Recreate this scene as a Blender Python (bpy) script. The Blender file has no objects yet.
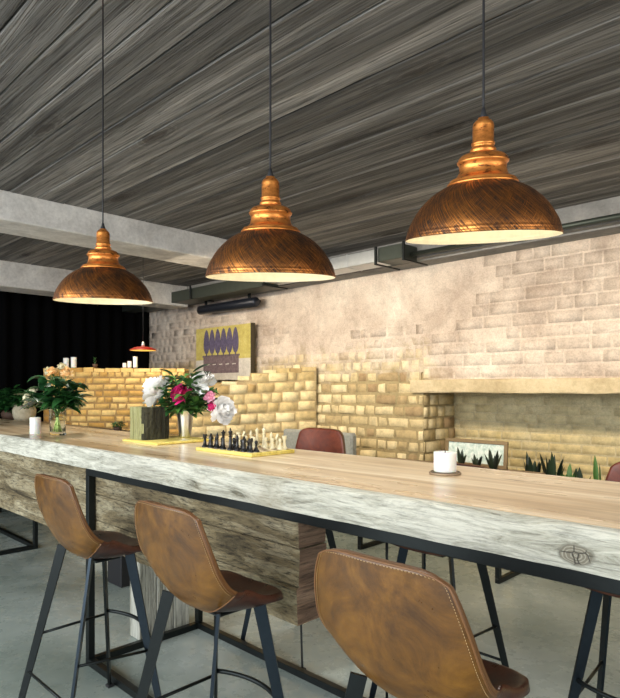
import bpy, math, random
from mathutils import Vector, Matrix
R = random.Random(7)
S = bpy.context.scene
C = S.collection
PI = math.pi

# ------------------------------------------------------------------ mesh helpers
class MB:
    def __init__(s): s.v=[]; s.f=[]; s.m=[]; s.sm=[]
    def add(s, vs, fs, mi=0, smooth=False):
        o=len(s.v); s.v+= [tuple(p) for p in vs]
        for f in fs:
            s.f.append(tuple(i+o for i in f)); s.m.append(mi); s.sm.append(smooth)
    def box(s, a, b, mi=0, jit=0, inset=None):
        x0,y0,z0=a; x1,y1,z1=b
        vs=[(x0,y0,z0),(x1,y0,z0),(x1,y1,z0),(x0,y1,z0),(x0,y0,z1),(x1,y0,z1),(x1,y1,z1),(x0,y1,z1)]
        if jit: vs=[(x+R.uniform(-jit,jit),y+R.uniform(-jit,jit),z+R.uniform(-jit,jit)) for x,y,z in vs]
        s.add(vs,[(0,3,2,1),(4,5,6,7),(0,1,5,4),(1,2,6,5),(2,3,7,6),(3,0,4,7)],mi)
    def bbox(s, a, b, r=.004, mi=0):
        # chamfered box
        x0,y0,z0=a; x1,y1,z1=b
        r=min(r,(x1-x0)*.45,(y1-y0)*.45,(z1-z0)*.45)
        X=(x0,x1);Y=(y0,y1);Z=(z0,z1); vs=[]; idx={}
        for i in (0,1):
            for j in (0,1):
                for k in (0,1):
                    dx=r if i==0 else -r; dy=r if j==0 else -r; dz=r if k==0 else -r
                    idx[i,j,k,0]=len(vs); vs.append((X[i],Y[j]+dy,Z[k]+dz))
                    idx[i,j,k,1]=len(vs); vs.append((X[i]+dx,Y[j],Z[k]+dz))
                    idx[i,j,k,2]=len(vs); vs.append((X[i]+dx,Y[j]+dy,Z[k]))
        g=lambda *a: idx[a]
        fs=[]
        for i in (0,1): fs.append((g(i,0,0,0),g(i,1,0,0),g(i,1,1,0),g(i,0,1,0)))
        for j in (0,1): fs.append((g(0,j,0,1),g(1,j,0,1),g(1,j,1,1),g(0,j,1,1)))
        for k in (0,1): fs.append((g(0,0,k,2),g(1,0,k,2),g(1,1,k,2),g(0,1,k,2)))
        for i in (0,1):
            for j in (0,1): fs.append((g(i,j,0,0),g(i,j,1,0),g(i,j,1,1),g(i,j,0,1)))
        for i in (0,1):
            for k in (0,1): fs.append((g(i,0,k,0),g(i,1,k,0),g(i,1,k,2),g(i,0,k,2)))
        for j in (0,1):
            for k in (0,1): fs.append((g(0,j,k,1),g(1,j,k,1),g(1,j,k,2),g(0,j,k,2)))
        for i in (0,1):
            for j in (0,1):
                for k in (0,1): fs.append((g(i,j,k,0),g(i,j,k,1),g(i,j,k,2)))
        s.add(vs,fs,mi)
    def bar(s, p, q, w, d, wdir, mi=0, w2=None):
        # rectangular bar p->q ; width w along wdir, depth d across
        p=Vector(p);q=Vector(q);t=(q-p).normalized();wd=Vector(wdir); wd=(wd-t*wd.dot(t)).normalized()
        dd=t.cross(wd); vs=[]; w2=w2 or w
        for c,ww in ((p,w),(q,w2)):
            for a,b in ((-1,-1),(1,-1),(1,1),(-1,1)): vs.append(c+wd*(a*ww/2)+dd*(b*d/2))
        s.add(vs,[(3,2,1,0),(4,5,6,7),(0,1,5,4),(1,2,6,5),(2,3,7,6),(3,0,4,7)],mi)
    def tube(s, pts, r, n=8, mi=0, cap=True):
        pts=[Vector(p) for p in pts]; vs=[]; fs=[]
        ref=Vector((0,0,1))
        rs=r if isinstance(r,(list,tuple)) else [r]*len(pts)
        for i,p in enumerate(pts):
            t=(pts[min(i+1,len(pts)-1)]-pts[max(i-1,0)]).normalized()
            a=t.cross(ref)
            if a.length<.05: a=t.cross(Vector((1,0,0)))
            a.normalize(); b=t.cross(a)
            for k in range(n):
                an=2*PI*k/n; vs.append(p+(a*math.cos(an)+b*math.sin(an))*rs[i])
        for i in range(len(pts)-1):
            for k in range(n):
                k2=(k+1)%n; fs.append((i*n+k,i*n+k2,(i+1)*n+k2,(i+1)*n+k))
        if cap: fs.append(tuple(range(n))[::-1]); fs.append(tuple((len(pts)-1)*n+k for k in range(n)))
        s.add(vs,fs,mi,True)
    def lathe(s, prof, c=(0,0,0), n=32, mi=0, smooth=True, closed=False):
        vs=[];fs=[]
        for r,z in prof:
            for k in range(n):
                a=2*PI*k/n; vs.append((c[0]+r*math.cos(a),c[1]+r*math.sin(a),c[2]+z))
        for i in range(len(prof)-1):
            for k in range(n):
                k2=(k+1)%n; fs.append((i*n+k,i*n+k2,(i+1)*n+k2,(i+1)*n+k))
        if not closed:
            if prof[0][0]>1e-5: fs.append(tuple(range(n))[::-1])
            if prof[-1][0]>1e-5: fs.append(tuple((len(prof)-1)*n+k for k in range(n)))
        s.add(vs,fs,mi,smooth)
    def grid(s, rows, mi=0, smooth=True, flip=False):
        n=len(rows[0]); vs=[p for r in rows for p in r]; fs=[]
        for i in range(len(rows)-1):
            for k in range(n-1):
                f=(i*n+k,i*n+k+1,(i+1)*n+k+1,(i+1)*n+k); fs.append(f[::-1] if flip else f)
        s.add(vs,fs,mi,smooth)
    def build(s, name, mats, parent=None, loc=None, fix=True, autos=None):
        me=bpy.data.meshes.new(name); me.from_pydata(s.v,[],s.f)
        for m in (mats if isinstance(mats,(list,tuple)) else [mats]): me.materials.append(m)
        me.polygons.foreach_set('material_index',s.m); me.polygons.foreach_set('use_smooth',s.sm)
        if fix:
            import bmesh
            bm=bmesh.new(); bm.from_mesh(me)
            bmesh.ops.recalc_face_normals(bm,faces=bm.faces); bm.to_mesh(me); bm.free()
        if autos: me.set_sharp_from_angle(angle=math.radians(autos))
        me.update()
        o=bpy.data.objects.new(name,me); C.objects.link(o)
        if parent: o.parent=parent
        if loc: o.location=loc
        return o

def thing(name,label,cat,loc=(0,0,0),rz=0,group=None):
    o=bpy.data.objects.new(name,None); o.empty_display_size=.1; C.objects.link(o)
    o.location=loc; o.rotation_euler=(0,0,rz); return tag(o,label,cat,group)
def tag(o,label,cat,group=None,kind=None):
    o['label']=label; o['category']=cat
    if group: o['group']=group
    if kind: o['kind']=kind
    return o
def struct(o): o['kind']='structure'; return o
def copy_tree(o,parent=None):
    c=o.copy(); C.objects.link(c)
    if parent: c.parent=parent
    for ch in [x for x in C.objects if x.parent==o]: copy_tree(ch,c)
    return c

# ------------------------------------------------------------------ materials
class NT:
    def __init__(s,name):
        s.m=bpy.data.materials.new(name); s.m.use_nodes=True; s.t=s.m.node_tree; s.b=s.t.nodes['Principled BSDF']
    def n(s,typ,**kw):
        nd=s.t.nodes.new(typ)
        for k,v in kw.items():
            if k.startswith('_'): setattr(nd,k[1:],v)
            else: nd.inputs[k.replace('__',' ')].default_value=v
        return nd
    def l(s,a,b): s.t.links.new(a,b)
    def coord(s,scale=(1,1,1),kind='Object',loc=(0,0,0),rot=(0,0,0)):
        tc=s.n('ShaderNodeTexCoord'); mp=s.n('ShaderNodeMapping')
        mp.inputs['Scale'].default_value=scale; mp.inputs['Location'].default_value=loc; mp.inputs['Rotation'].default_value=rot
        s.l(tc.outputs[kind],mp.inputs['Vector']); return mp.outputs['Vector']
    def noise(s,vec,scale=5,detail=4,rough=.6,dist=0):
        n=s.n('ShaderNodeTexNoise',Scale=scale,Detail=detail,Roughness=rough,Distortion=dist)
        if vec: s.l(vec,n.inputs['Vector'])
        return n.outputs['Fac']
    def ramp(s,fac,stops):
        r=s.n('ShaderNodeValToRGB'); e=r.color_ramp.elements
        while len(e)<len(stops): e.new(.5)
        for i,(p,c) in enumerate(stops):
            e[i].position=p; e[i].color=(c if len(c)==4 else (*c,1)) if isinstance(c,tuple) else (c,c,c,1)
        s.l(fac,r.inputs['Fac']); return r.outputs['Color']
    def mix(s,fac,a,b,mode='MIX'):
        m=s.n('ShaderNodeMix',_data_type='RGBA',_blend_type=mode)
        for sock,val in ((m.inputs['Factor'],fac),(m.inputs['A'],a),(m.inputs['B'],b)):
            if hasattr(val,'links'): s.l(val,sock)
            elif isinstance(val,tuple): sock.default_value=(*val,1) if len(val)==3 else val
            else:
                sock.default_value=val
        # colour sockets
        return m.outputs['Result']
    def math(s,op,a,b=0,c=None):
        m=s.n('ShaderNodeMath',_operation=op)
        for i,v in enumerate((a,b) if c is None else (a,b,c)):
            if hasattr(v,'links'): s.l(v,m.inputs[i])
            else: m.inputs[i].default_value=v
        return m.outputs[0]
    def bump(s,h,strength=.3,dist=.01):
        b=s.n('ShaderNodeBump',Strength=strength,Distance=dist); s.l(h,b.inputs['Height']); s.l(b.outputs['Normal'],s.b.inputs['Normal'])
    def set(s,**kw):
        for k,v in kw.items():
            k=k.replace('__',' ')
            if hasattr(v,'links'): s.l(v,s.b.inputs[k])
            else: s.b.inputs[k].default_value=(*v,1) if isinstance(v,tuple) and len(v)==3 else v
        return s.m

def mixsock(nt,fac,a,b,mode='MIX'):
    """colour mix with explicit RGBA sockets"""
    m=nt.n('ShaderNodeMix'); m.data_type='RGBA'; m.blend_type=mode
    F=m.inputs[0]; A=m.inputs[6]; B=m.inputs[7]
    for sock,val in ((F,fac),(A,a),(B,b)):
        if hasattr(val,'links'): nt.l(val,sock)
        elif isinstance(val,tuple): sock.default_value=(*val[:3],1)
        else: sock.default_value=val
    return m.outputs[2]
NT.mix=mixsock

def plain(name,col,rough=.5,metal=0,bump=0,bscale=60,**kw):
    t=NT(name); v=t.coord()
    n=t.noise(v,bscale,3)
    c=t.mix(n,tuple(x*.82 for x in col),tuple(min(1,x*1.15) for x in col))
    t.set(Base__Color=c,Roughness=rough,Metallic=metal,**kw)
    if bump: t.bump(n,bump,.004)
    return t.m

def wood(name,axis,dark,mid,light,rough=.6,fine=1.0,bump=.4,contrast=1.0,island=False,coat=0,streak=None,stretch=.55,knots=False):
    """grain running along axis 0/1/2"""
    t=NT(name); sc=[9*fine]*3; sc[axis]=stretch*fine
    v=t.coord(tuple(sc))
    if island:
        g=t.n('ShaderNodeNewGeometry'); ad=t.n('ShaderNodeVectorMath',_operation='MULTIPLY_ADD')
        ad.inputs[1].default_value=(1,1,1)
        cx=t.n('ShaderNodeCombineXYZ'); ri=t.math('MULTIPLY',g.outputs['Random Per Island'],37.0)
        for i in range(3): t.l(ri,cx.inputs[i])
        t.l(v,ad.inputs[0]); t.l(cx.outputs[0],ad.inputs[2]); v=ad.outputs[0]
    n1=t.noise(v,1.1,5,.62,.6)           # broad figure
    w=t.n('ShaderNodeTexNoise',Scale=7.0,Detail=6.0,Roughness=.7,Distortion=.3); t.l(v,w.inputs['Vector'])
    rings=t.math('FRACT',t.math('MULTIPLY',n1,9.0))
    ringm=t.math('MULTIPLY',t.math('ABSOLUTE',t.math('SUBTRACT',rings,.5)),2.0)
    col=t.ramp(n1,[(.28,dark),(.47,mid),(.68,light)])
    fin=t.ramp(w.outputs['Fac'],[(.36,.18),(.45,.75),(.62,1.05)])
    col=t.mix(.75*contrast,col,fin,'MULTIPLY')
    rg=t.ramp(ringm,[(0,.45),(.25,.9),(1,1.0)])
    col=t.mix(.5*contrast,col,rg,'MULTIPLY')
    if island:
        iv=t.ramp(g.outputs['Random Per Island'],[(0,.55),(1,1.25)])
        col=t.mix(.8,col,iv,'MULTIPLY')
    if streak:
        n2=t.noise(t.coord((.35,2.2,2.2)),1.4,3,.5,.3)
        col=t.mix(t.ramp(n2,[(.5,0.0),(.62,.8)]),col,streak)
    if knots:
        kn=t.n('ShaderNodeTexVoronoi',Scale=1.0); kv=t.coord((.9,3.2,3.2)); nk=t.n('ShaderNodeVectorMath',_operation='ADD'); t.l(kv,nk.inputs[0]); nn=t.n('ShaderNodeTexNoise',Scale=9.0,Detail=3.0); t.l(kv,nn.inputs['Vector'])
        sc2=t.n('ShaderNodeVectorMath',_operation='SCALE'); sc2.inputs['Scale'].default_value=.16; t.l(nn.outputs['Color'],sc2.inputs[0]); t.l(sc2.outputs[0],nk.inputs[1]); t.l(nk.outputs[0],kn.inputs['Vector'])
        col=t.mix(t.ramp(kn.outputs['Distance'],[(.06,.85),(.13,.25),(.20,0.0)]),col,(.030,.022,.017))
        gr=t.ramp(t.math('SINE',t.math('MULTIPLY',kn.outputs['Distance'],110.0)),[(0,.55),(.6,1.0)])
        col=t.mix(t.ramp(kn.outputs['Distance'],[(.10,.8),(.30,0.0)]),col,gr,'MULTIPLY')
    t.set(Base__Color=col,Roughness=rough)
    if coat: t.set(Coat__Weight=coat,Coat__Roughness=.18)
    h=t.math('ADD',w.outputs['Fac'],t.math('MULTIPLY',ringm,.6))
    t.bump(h,bump,.006)
    return t.m

# ceiling planks: grain along X, plank random
M={}
M['ceil']=wood('weathered_grey_planks',0,(.040,.037,.034),(.15,.142,.13),(.38,.36,.33),.8,1.3,.9,1.2,True,stretch=.26,knots=True)
M['backing']=plain('dark_gap',(.012,.012,.012),.9)
# table top
def table_top_mat():
    t=NT('worn_tabletop_wood')
    v=t.coord((.5,7,7)); n1=t.noise(v,1.0,5,.6,.9)
    w=t.noise(t.coord((1.2,40,40)),1.0,5,.7,.2)
    col=t.ramp(n1,[(.25,(.28,.17,.08)),(.40,(.52,.37,.21)),(.52,(.72,.56,.36)),(.66,(.93,.81,.60))])
    col=t.mix(.45,col,t.ramp(w,[(.3,.5),(.6,1.0)]),'MULTIPLY')
    kn=t.n('ShaderNodeTexVoronoi',Scale=1.0); kn.feature='F1'; t.l(t.coord((1.6,7,7)),kn.inputs['Vector'])
    col=t.mix(t.ramp(kn.outputs['Distance'],[(.03,.85),(.10,0.0)]),col,(.12,.055,.02))
    rg=t.ramp(t.noise(t.coord((1,3,3)),2.0,3),[(.3,.22),(.7,.42)])
    t.set(Base__Color=col,Roughness=rg,Coat__Weight=.25,Coat__Roughness=.15); t.bump(w,.18,.003); return t.m
M['top']=table_top_mat()
def table_edge_mat():
    t=NT('pale_weathered_slab_edge')
    v=t.coord((3.0,20,20)); n1=t.noise(v,1.1,7,.72,1.3)
    w=t.noise(t.coord((9,120,150)),1.0,6,.8,.5)
    blot=t.noise(t.coord((1,1,1)),3.2,4,.6)
    col=t.ramp(n1,[(.30,(.13,.12,.08)),(.41,(.42,.41,.33)),(.56,(.66,.65,.55))])
    col=t.mix(.55,col,t.ramp(w,[(.38,.22),(.49,.92),(.66,1.15)]),'MULTIPLY')
    col=t.mix(t.ramp(blot,[(.52,0.0),(.68,.45)]),col,(.33,.27,.16))
    # knot with star cracks at one place on the near end
    tc=t.n('ShaderNodeTexCoord'); sub=t.n('ShaderNodeVectorMath',_operation='SUBTRACT'); sub.inputs[1].default_value=(-.508,1.35,1.028)
    t.l(tc.outputs['Object'],sub.inputs[0])
    sc=t.n('ShaderNodeVectorMath',_operation='MULTIPLY'); sc.inputs[1].default_value=(.80,.15,1.25); t.l(sub.outputs[0],sc.inputs[0])
    ln=t.n('ShaderNodeVectorMath',_operation='LENGTH'); t.l(sc.outputs[0],ln.inputs[0])
    dist=t.math('ADD',ln.outputs['Value'],t.math('MULTIPLY',t.math('SUBTRACT',t.noise(t.coord(),45,2),.5),.012))
    ringw=t.math('SINE',t.math('MULTIPLY',dist,900.0))
    inside=t.ramp(dist,[(.026,1.0),(.031,0.0)])
    kc=t.ramp(ringw,[(0,(.20,.18,.13)),(1,(.36,.34,.27))])
    vo=t.n('ShaderNodeTexVoronoi',Scale=34.0,_feature='DISTANCE_TO_EDGE'); t.l(t.coord(loc=(.013,0,.02)),vo.inputs['Vector'])
    kc=t.mix(t.ramp(vo.outputs['Distance'],[(.0,1.0),(.07,0.0)]),kc,(.015,.012,.01))
    col=t.mix(inside,col,kc)
    rim=t.ramp(dist,[(.025,0.0),(.029,.7),(.034,0.0)])
    col=t.mix(rim,col,(.12,.11,.08))
    t.set(Base__Color=col,Roughness=.75); t.bump(t.math('ADD',w,n1),.7,.006); return t.m
M['edge']=table_edge_mat()
M['beam']=wood('rough_grey_timber',0,(.050,.036,.016),(.27,.21,.11),(.56,.49,.32),.85,1.7,1.0,1.3,True,stretch=1.5)
M['beam_end']=wood('timber_end_grain',1,(.12,.07,.045),(.32,.20,.13),(.50,.34,.23),.85,2.2,.9,1.0)
M['plank_v']=wood('pale_upright_planks',2,(.25,.24,.18),(.50,.50,.42),(.70,.70,.62),.8,1.5,.6,1.0,True)
M['plank']=wood('brown_plank',0,(.07,.045,.03),(.28,.19,.11),(.5,.38,.25),.5,1.2,.4)
M['steel']=plain('dark_steel',(.018,.022,.022),.38,.7,.05)
M['steelb']=plain('blued_steel',(.022,.032,.042),.33,.8,.05)
M['black']=plain('matt_black',(.012,.012,.014),.6)

def leather(name,a,b,c,rough=.33):
    t=NT(name); n=t.noise(t.coord(),7,6,.7,.8); n2=t.noise(t.coord(),26,5,.7)
    col=t.ramp(n,[(.3,a),(.5,b),(.72,c)])
    col=t.mix(.5,col,t.ramp(n2,[(.35,.6),(.65,1.1)]),'MULTIPLY')
    g=t.noise(t.coord(),260,2)
    t.set(Base__Color=col,Roughness=t.ramp(n2,[(.3,rough-.06),(.7,rough+.14)]),Coat__Weight=.12,Coat__Roughness=.25)
    t.bump(t.math('ADD',t.math('MULTIPLY',g,.3),n2),.22,.0025); return t.m
M['leather']=leather('caramel_leather',(.040,.015,.002),(.125,.050,.005),(.225,.098,.010),.32)
M['leather_seat']=leather('dark_seat_leather',(.030,.009,.006),(.065,.020,.011),(.12,.042,.020),.3)
M['leather_red']=leather('oxblood_leather',(.07,.012,.004),(.18,.030,.008),(.28,.06,.02),.4)
M['piping']=plain('worn_leather_edge',(.17,.075,.025),.4)
M['thread']=plain('stitch_thread',(.42,.27,.12),.7)

def floor_mat():
    t=NT('polished_concrete'); n=t.noise(t.coord(),.9,6,.6,.5); n2=t.noise(t.coord(),6,6,.65)
    col=t.ramp(n,[(.3,(.17,.21,.185)),(.5,(.31,.36,.33)),(.7,(.48,.54,.51))])
    vo=t.n('ShaderNodeTexVoronoi',Scale=.55,_feature='DISTANCE_TO_EDGE')
    wv=t.coord(); nn=t.n('ShaderNodeTexNoise',Scale=2.2,Detail=5.0); t.l(wv,nn.inputs['Vector'])
    ad=t.n('ShaderNodeVectorMath',_operation='MULTIPLY_ADD'); ad.inputs[1].default_value=(.5,.5,.5); t.l(nn.outputs['Color'],ad.inputs[0]); t.l(wv,ad.inputs[2]); t.l(ad.outputs[0],vo.inputs['Vector'])
    
    t.set(Base__Color=col,Roughness=t.ramp(n2,[(.3,.20),(.7,.36)])); t.bump(n,.05,.004); return t.m
M['floor']=floor_mat()
def conc(name,a,b,c,sc=3):
    t=NT(name); n=t.noise(t.coord(),sc,7,.7,.3); n2=t.noise(t.coord(),40,4,.7)
    col=t.ramp(n,[(.3,a),(.5,b),(.7,c)]); col=t.mix(.5,col,t.ramp(n2,[(.3,.7),(.6,1.05)]),'MULTIPLY')
    t.set(Base__Color=col,Roughness=.85); t.bump(t.math('ADD',n,t.math('MULTIPLY',n2,.4)),.5,.01); return t.m
M['concrete']=conc('old_cast_concrete',(.42,.40,.38),(.62,.60,.57),(.80,.78,.74))
M['concrete_b']=conc('warm_cast_concrete',(.13,.13,.125),(.20,.20,.195),(.28,.27,.25))

def brick_mat(name,lo,hi,paint,z0,z1,noisy=.5,mort=(.5,.42,.28),islands=True,vis=.5,xlim=None):
    """exposed masonry below z0, plaster and limewash above z1 (object z)"""
    t=NT(name); g=t.n('ShaderNodeNewGeometry')
    n=t.noise(t.coord(),14,6,.7); n2=t.noise(t.coord(),2.0,5,.65,.4); n3=t.noise(t.coord(),70,3,.7)
    if islands:
        c=t.ramp(g.outputs['Random Per Island'],[(0,lo[0]),(.3,lo[1]),(.62,lo[2]),(1,lo[3])])
    else:
        c=t.mix(0.0,mort,mort)
    c=t.mix(.65,c,t.ramp(n,[(.3,.5),(.5,.95),(.7,1.25)]),'MULTIPLY')
    p=t.ramp(n2,[(.3,paint[0]),(.5,paint[1]),(.7,paint[2])])
    if islands:
        p=t.mix(vis,p,t.ramp(g.outputs['Random Per Island'],[(0,.78),(1,1.1)]),'MULTIPLY')
    p=t.mix(.6,p,t.ramp(n3,[(.3,.6),(.6,1.05)]),'MULTIPLY'); p=t.mix(.35,p,t.ramp(n,[(.35,.55),(.55,1.0)]),'MULTIPLY')
    sx=t.n('ShaderNodeSeparateXYZ'); tc=t.n('ShaderNodeTexCoord'); t.l(tc.outputs['Object'],sx.inputs[0])
    zz=t.math('ADD',sx.outputs['Z'],t.math('MULTIPLY',t.math('SUBTRACT',n2,.5),noisy*2))
    if xlim is not None:
        mx=t.n('ShaderNodeMapRange'); mx.inputs[1].default_value=xlim; mx.inputs[2].default_value=xlim+.9; t.l(sx.outputs['X'],mx.inputs[0]); zz=t.math('ADD',zz,mx.outputs[0])
    mr=t.n('ShaderNodeMapRange'); mr.inputs[1].default_value=z0; mr.inputs[2].default_value=z1; t.l(zz,mr.inputs[0])
    col=t.mix(mr.outputs[0],c,p)
    t.set(Base__Color=col,Roughness=.9)
    t.bump(t.math('ADD',n,t.math('MULTIPLY',n3,.5)),.7,.010); return t.m
yel=[(.42,.29,.12),(.62,.47,.22),(.76,.61,.33),(.86,.73,.44)]
mixd=[(.34,.23,.12),(.50,.39,.20),(.66,.54,.31),(.80,.68,.42)]
pale=[(.46,.365,.29),(.63,.525,.43),(.78,.69,.58)]
M['wall_brick']=brick_mat('old_limewashed_brick',mixd,None,pale,1.55,1.85,.45,xlim=-3.3,vis=.28)
M['wall_mortar']=brick_mat('lime_mortar',mixd,None,pale,1.50,1.8,.45,(.34,.27,.14),False,xlim=-3.3)
M['rec_brick']=brick_mat('painted_recess_brick',[(.50,.40,.19),(.58,.47,.24),(.64,.54,.30),(.56,.44,.20)],None,[(.54,.47,.27),(.62,.54,.33),(.68,.60,.38)],.8,1.3,.5)
M['rec_mortar']=brick_mat('recess_mortar',mixd,None,[(.48,.40,.23),(.54,.46,.28),(.60,.52,.33)],-1,0,.3,(.3,.25,.15),False)
org=[(.48,.25,.06),(.62,.38,.11),(.72,.48,.17),(.82,.60,.25)]
M['ct_brick']=brick_mat('ochre_counter_brick',org,None,pale,5,6,.1)
M['ct_mortar']=brick_mat('ochre_mortar',org,None,pale,5,6,.1,(.36,.23,.09),False)
M['yl_brick']=brick_mat('yellow_stub_brick',yel,None,pale,5,6,.1)
M['yl_mortar']=brick_mat('yellow_mortar',yel,None,pale,5,6,.1,(.50,.38,.20),False)
M['lintel']=conc('plastered_lintel',(.42,.33,.19),(.56,.46,.29),(.64,.54,.36),4)

def lamp_mat():
    t=NT('brushed_antique_copper')
    # crossed diagonal scratches round the dome from angular coordinates
    tc=t.n('ShaderNodeTexCoord'); sx=t.n('ShaderNodeSeparateXYZ'); t.l(tc.outputs['Object'],sx.inputs[0])
    ang=t.math('ARCTAN2',sx.outputs['Y'],sx.outputs['X']); 
    cb=t.n('ShaderNodeCombineXYZ'); t.l(t.math('MULTIPLY',ang,.16),cb.inputs[0]); t.l(sx.outputs['Z'],cb.inputs[1])
    def hatch(rot,k):
        mp=t.n('ShaderNodeMapping'); mp.inputs['Rotation'].default_value=(0,0,rot); mp.inputs['Scale'].default_value=(1,1,1); t.l(cb.outputs[0],mp.inputs['Vector'])
        m2=t.n('ShaderNodeMapping'); m2.inputs['Scale'].default_value=(16,800,1); t.l(mp.outputs[0],m2.inputs['Vector'])
        return t.noise(m2.outputs[0],k,3,.6,.15)
    h1=hatch(.80,1.0); h2=hatch(-.75,1.1)
    hm=t.math('MAXIMUM',h1,t.math('MULTIPLY',h2,.90))
    n=t.noise(t.coord(),18,4,.6)
    f=t.math('ADD',hm,t.math('MULTIPLY',t.math('SUBTRACT',n,.5),.35))
    col=t.ramp(f,[(.46,(.018,.009,.005)),(.54,(.26,.095,.026)),(.64,(.85,.34,.09))])
    met=t.ramp(f,[(.45,.4),(.56,1.0)])
    t.set(Base__Color=col,Metallic=met,Roughness=t.ramp(f,[(.45,.55),(.65,.34)])); t.bump(hm,.25,.001); return t.m
M['lamp']=lamp_mat()
def copper():
    t=NT('bright_antique_copper'); n=t.noise(t.coord((1,1,2.5)),45,4,.7)
    col=t.ramp(n,[(.34,(.06,.025,.01)),(.42,(.62,.21,.045)),(.7,(.92,.37,.085))])
    t.set(Base__Color=col,Metallic=.8,Roughness=.36); t.bump(n,.1,.001); return t.m
M['copper']=copper()
M['enamel']=plain('cream_enamel',(.90,.84,.68),.5)
M['enamel'].node_tree.nodes['Principled BSDF'].inputs['Roughness'].default_value=.55
def emis(name,col,st):
    t=NT(name); t.set(Base__Color=col,Emission__Color=col,Emission__Strength=st); return t.m
M['bulb']=emis('lit_bulb',(1.0,.82,.5),2.5)
M['wax']=plain('white_wax',(.92,.90,.84),.4,0,0,30); M['wax'].node_tree.nodes['Principled BSDF'].inputs['Subsurface Weight'].default_value=.3
M['silver']=plain('silver_metal',(.90,.89,.86),.28,1)
def glass():
    t=NT('clear_glass'); t.set(Base__Color=(.95,.99,.95),Roughness=.02,Transmission__Weight=1.0,IOR=1.12); return t.m
M['glass']=glass()
M['water']=plain('pale_green_stems',(.55,.68,.22),.5)
def leafm(name,a,b,rough=.35):
    t=NT(name); g=t.n('ShaderNodeNewGeometry'); n=t.noise(t.coord(),30,3)
    c=t.ramp(g.outputs['Random Per Island'],[(0,a),(1,b)]); c=t.mix(.4,c,t.ramp(n,[(.3,.6),(.7,1.2)]),'MULTIPLY')
    t.set(Base__Color=c,Roughness=rough); return t.m
M['leaf']=leafm('green_leaf',(.020,.085,.022),(.13,.30,.06))
M['leaf_dark']=leafm('dark_leaf',(.010,.055,.018),(.06,.22,.05))
M['leaf_black']=leafm('very_dark_leaf',(.006,.012,.008),(.03,.06,.025))
M['petal_white']=leafm('white_petal',(.93,.92,.89),(.98,.97,.95),.8)
M['petal_white'].node_tree.nodes['Principled BSDF'].inputs['Subsurface Weight'].default_value=.6
M['petal_white'].node_tree.nodes['Principled BSDF'].inputs['Subsurface Radius'].default_value=(.05,.05,.05)
M['petal_magenta']=leafm('magenta_petal',(.42,.008,.09),(.75,.03,.22),.5)
M['petal_pink']=leafm('pink_petal',(.75,.28,.42),(.90,.50,.62),.5)
M['petal_orange']=leafm('peach_petal',(.85,.42,.12),(.95,.70,.35),.5)
M['petal_cream']=leafm('cream_petal',(.72,.62,.36),(.88,.82,.58),.5)
M['bark']=wood('grey_green_bark',2,(.012,.011,.006),(.045,.042,.022),(.11,.105,.055),.95,6,1.0)
M['moss_wood']=wood('mossy_sawn_wood',2,(.20,.19,.06),(.38,.37,.15),(.55,.54,.28),.85,5,.7)
M['yellow_board']=wood('yellow_varnished_wood',0,(.58,.42,.06),(.78,.62,.13),(.88,.75,.25),.4,2,.1,.5)
M['chess_b']=plain('black_lacquer',(.012,.012,.012),.3)
M['chess_w']=plain('pale_boxwood',(.85,.76,.50),.35)
M['sq_dark']=plain('dark_square',(.18,.09,.035),.4)
M['sq_light']=plain('light_square',(.85,.72,.42),.4)
M['cv_yellow']=conc('mustard_paint',(.38,.31,.08),(.48,.40,.11),(.56,.49,.16),12)
M['cv_purple']=conc('slate_violet_paint',(.055,.045,.085),(.085,.07,.13),(.13,.11,.18),25)
M['cv_plum']=conc('plum_grey_paint',(.10,.07,.08),(.15,.105,.115),(.2,.15,.16),25)
M['cv_grey']=conc('pale_grey_paint',(.46,.43,.38),(.56,.52,.46),(.64,.6,.54),12)
M['cv_side']=plain('dark_canvas_side',(.07,.055,.03),.8)
M['galv']=plain('galvanised_sheet',(.50,.53,.55),.38,.85,.1,14)
M['duct_dark']=plain('dark_green_steel',(.05,.06,.05),.45,.6,.1,20)
M['heater']=plain('blue_black_metal',(.02,.024,.035),.35,.4)
M['curtain']=plain('black_curtain',(.0018,.0018,.002),1.0)
M['curtain'].node_tree.nodes['Principled BSDF'].inputs['Specular IOR Level'].default_value=.1
M['pot']=conc('rough_stone_pot',(.42,.36,.24),(.56,.49,.34),(.66,.6,.44),14)
M['clay']=plain('dark_planter',(.10,.055,.035),.7)
M['fabric']=conc('grey_felt',(.24,.25,.22),(.30,.31,.28),(.36,.36,.33),30)
M['gold']=plain('dull_gold_frame',(.26,.18,.09),.4,.5)
M['print']=conc('sea_green_print',(.25,.42,.38),(.60,.72,.68),(.85,.90,.86),22)
M['red']=plain('red_enamel',(.30,.02,.012),.35); M['yellow_in']=emis('lit_yellow_reflector',(1.0,.60,.1),.6)

# ------------------------------------------------------------------ setting
X0,X1,Y0,YW,YR,ZC=-8.35,3.2,-2.6,4.90,5.45,2.76
XR=-3.29                                   # left jamb of the recess
m=MB(); m.box((X0-.2,Y0,-.1),(X1,YR+.1,0)); struct(m.build('floor',M['floor']))
m=MB(); y=Y0
m.box((X0-.2,Y0,ZC+.03),(X1,YR+.1,ZC+.13),1)
while y<YR:
    w=R.uniform(.15,.20); x=X0-.2
    while x<X1:
        L=20; z=ZC+R.uniform(0,.006)
        a=max(x,X0-.2); b=min(x+L,X1)
        if b>a: m.bbox((a,y+.0035,z),(b,y+w-.0035,z+.025),.004,0)
        x+=L
    y+=w
struct(m.build('ceiling',[M['ceil'],M['backing']]))

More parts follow.
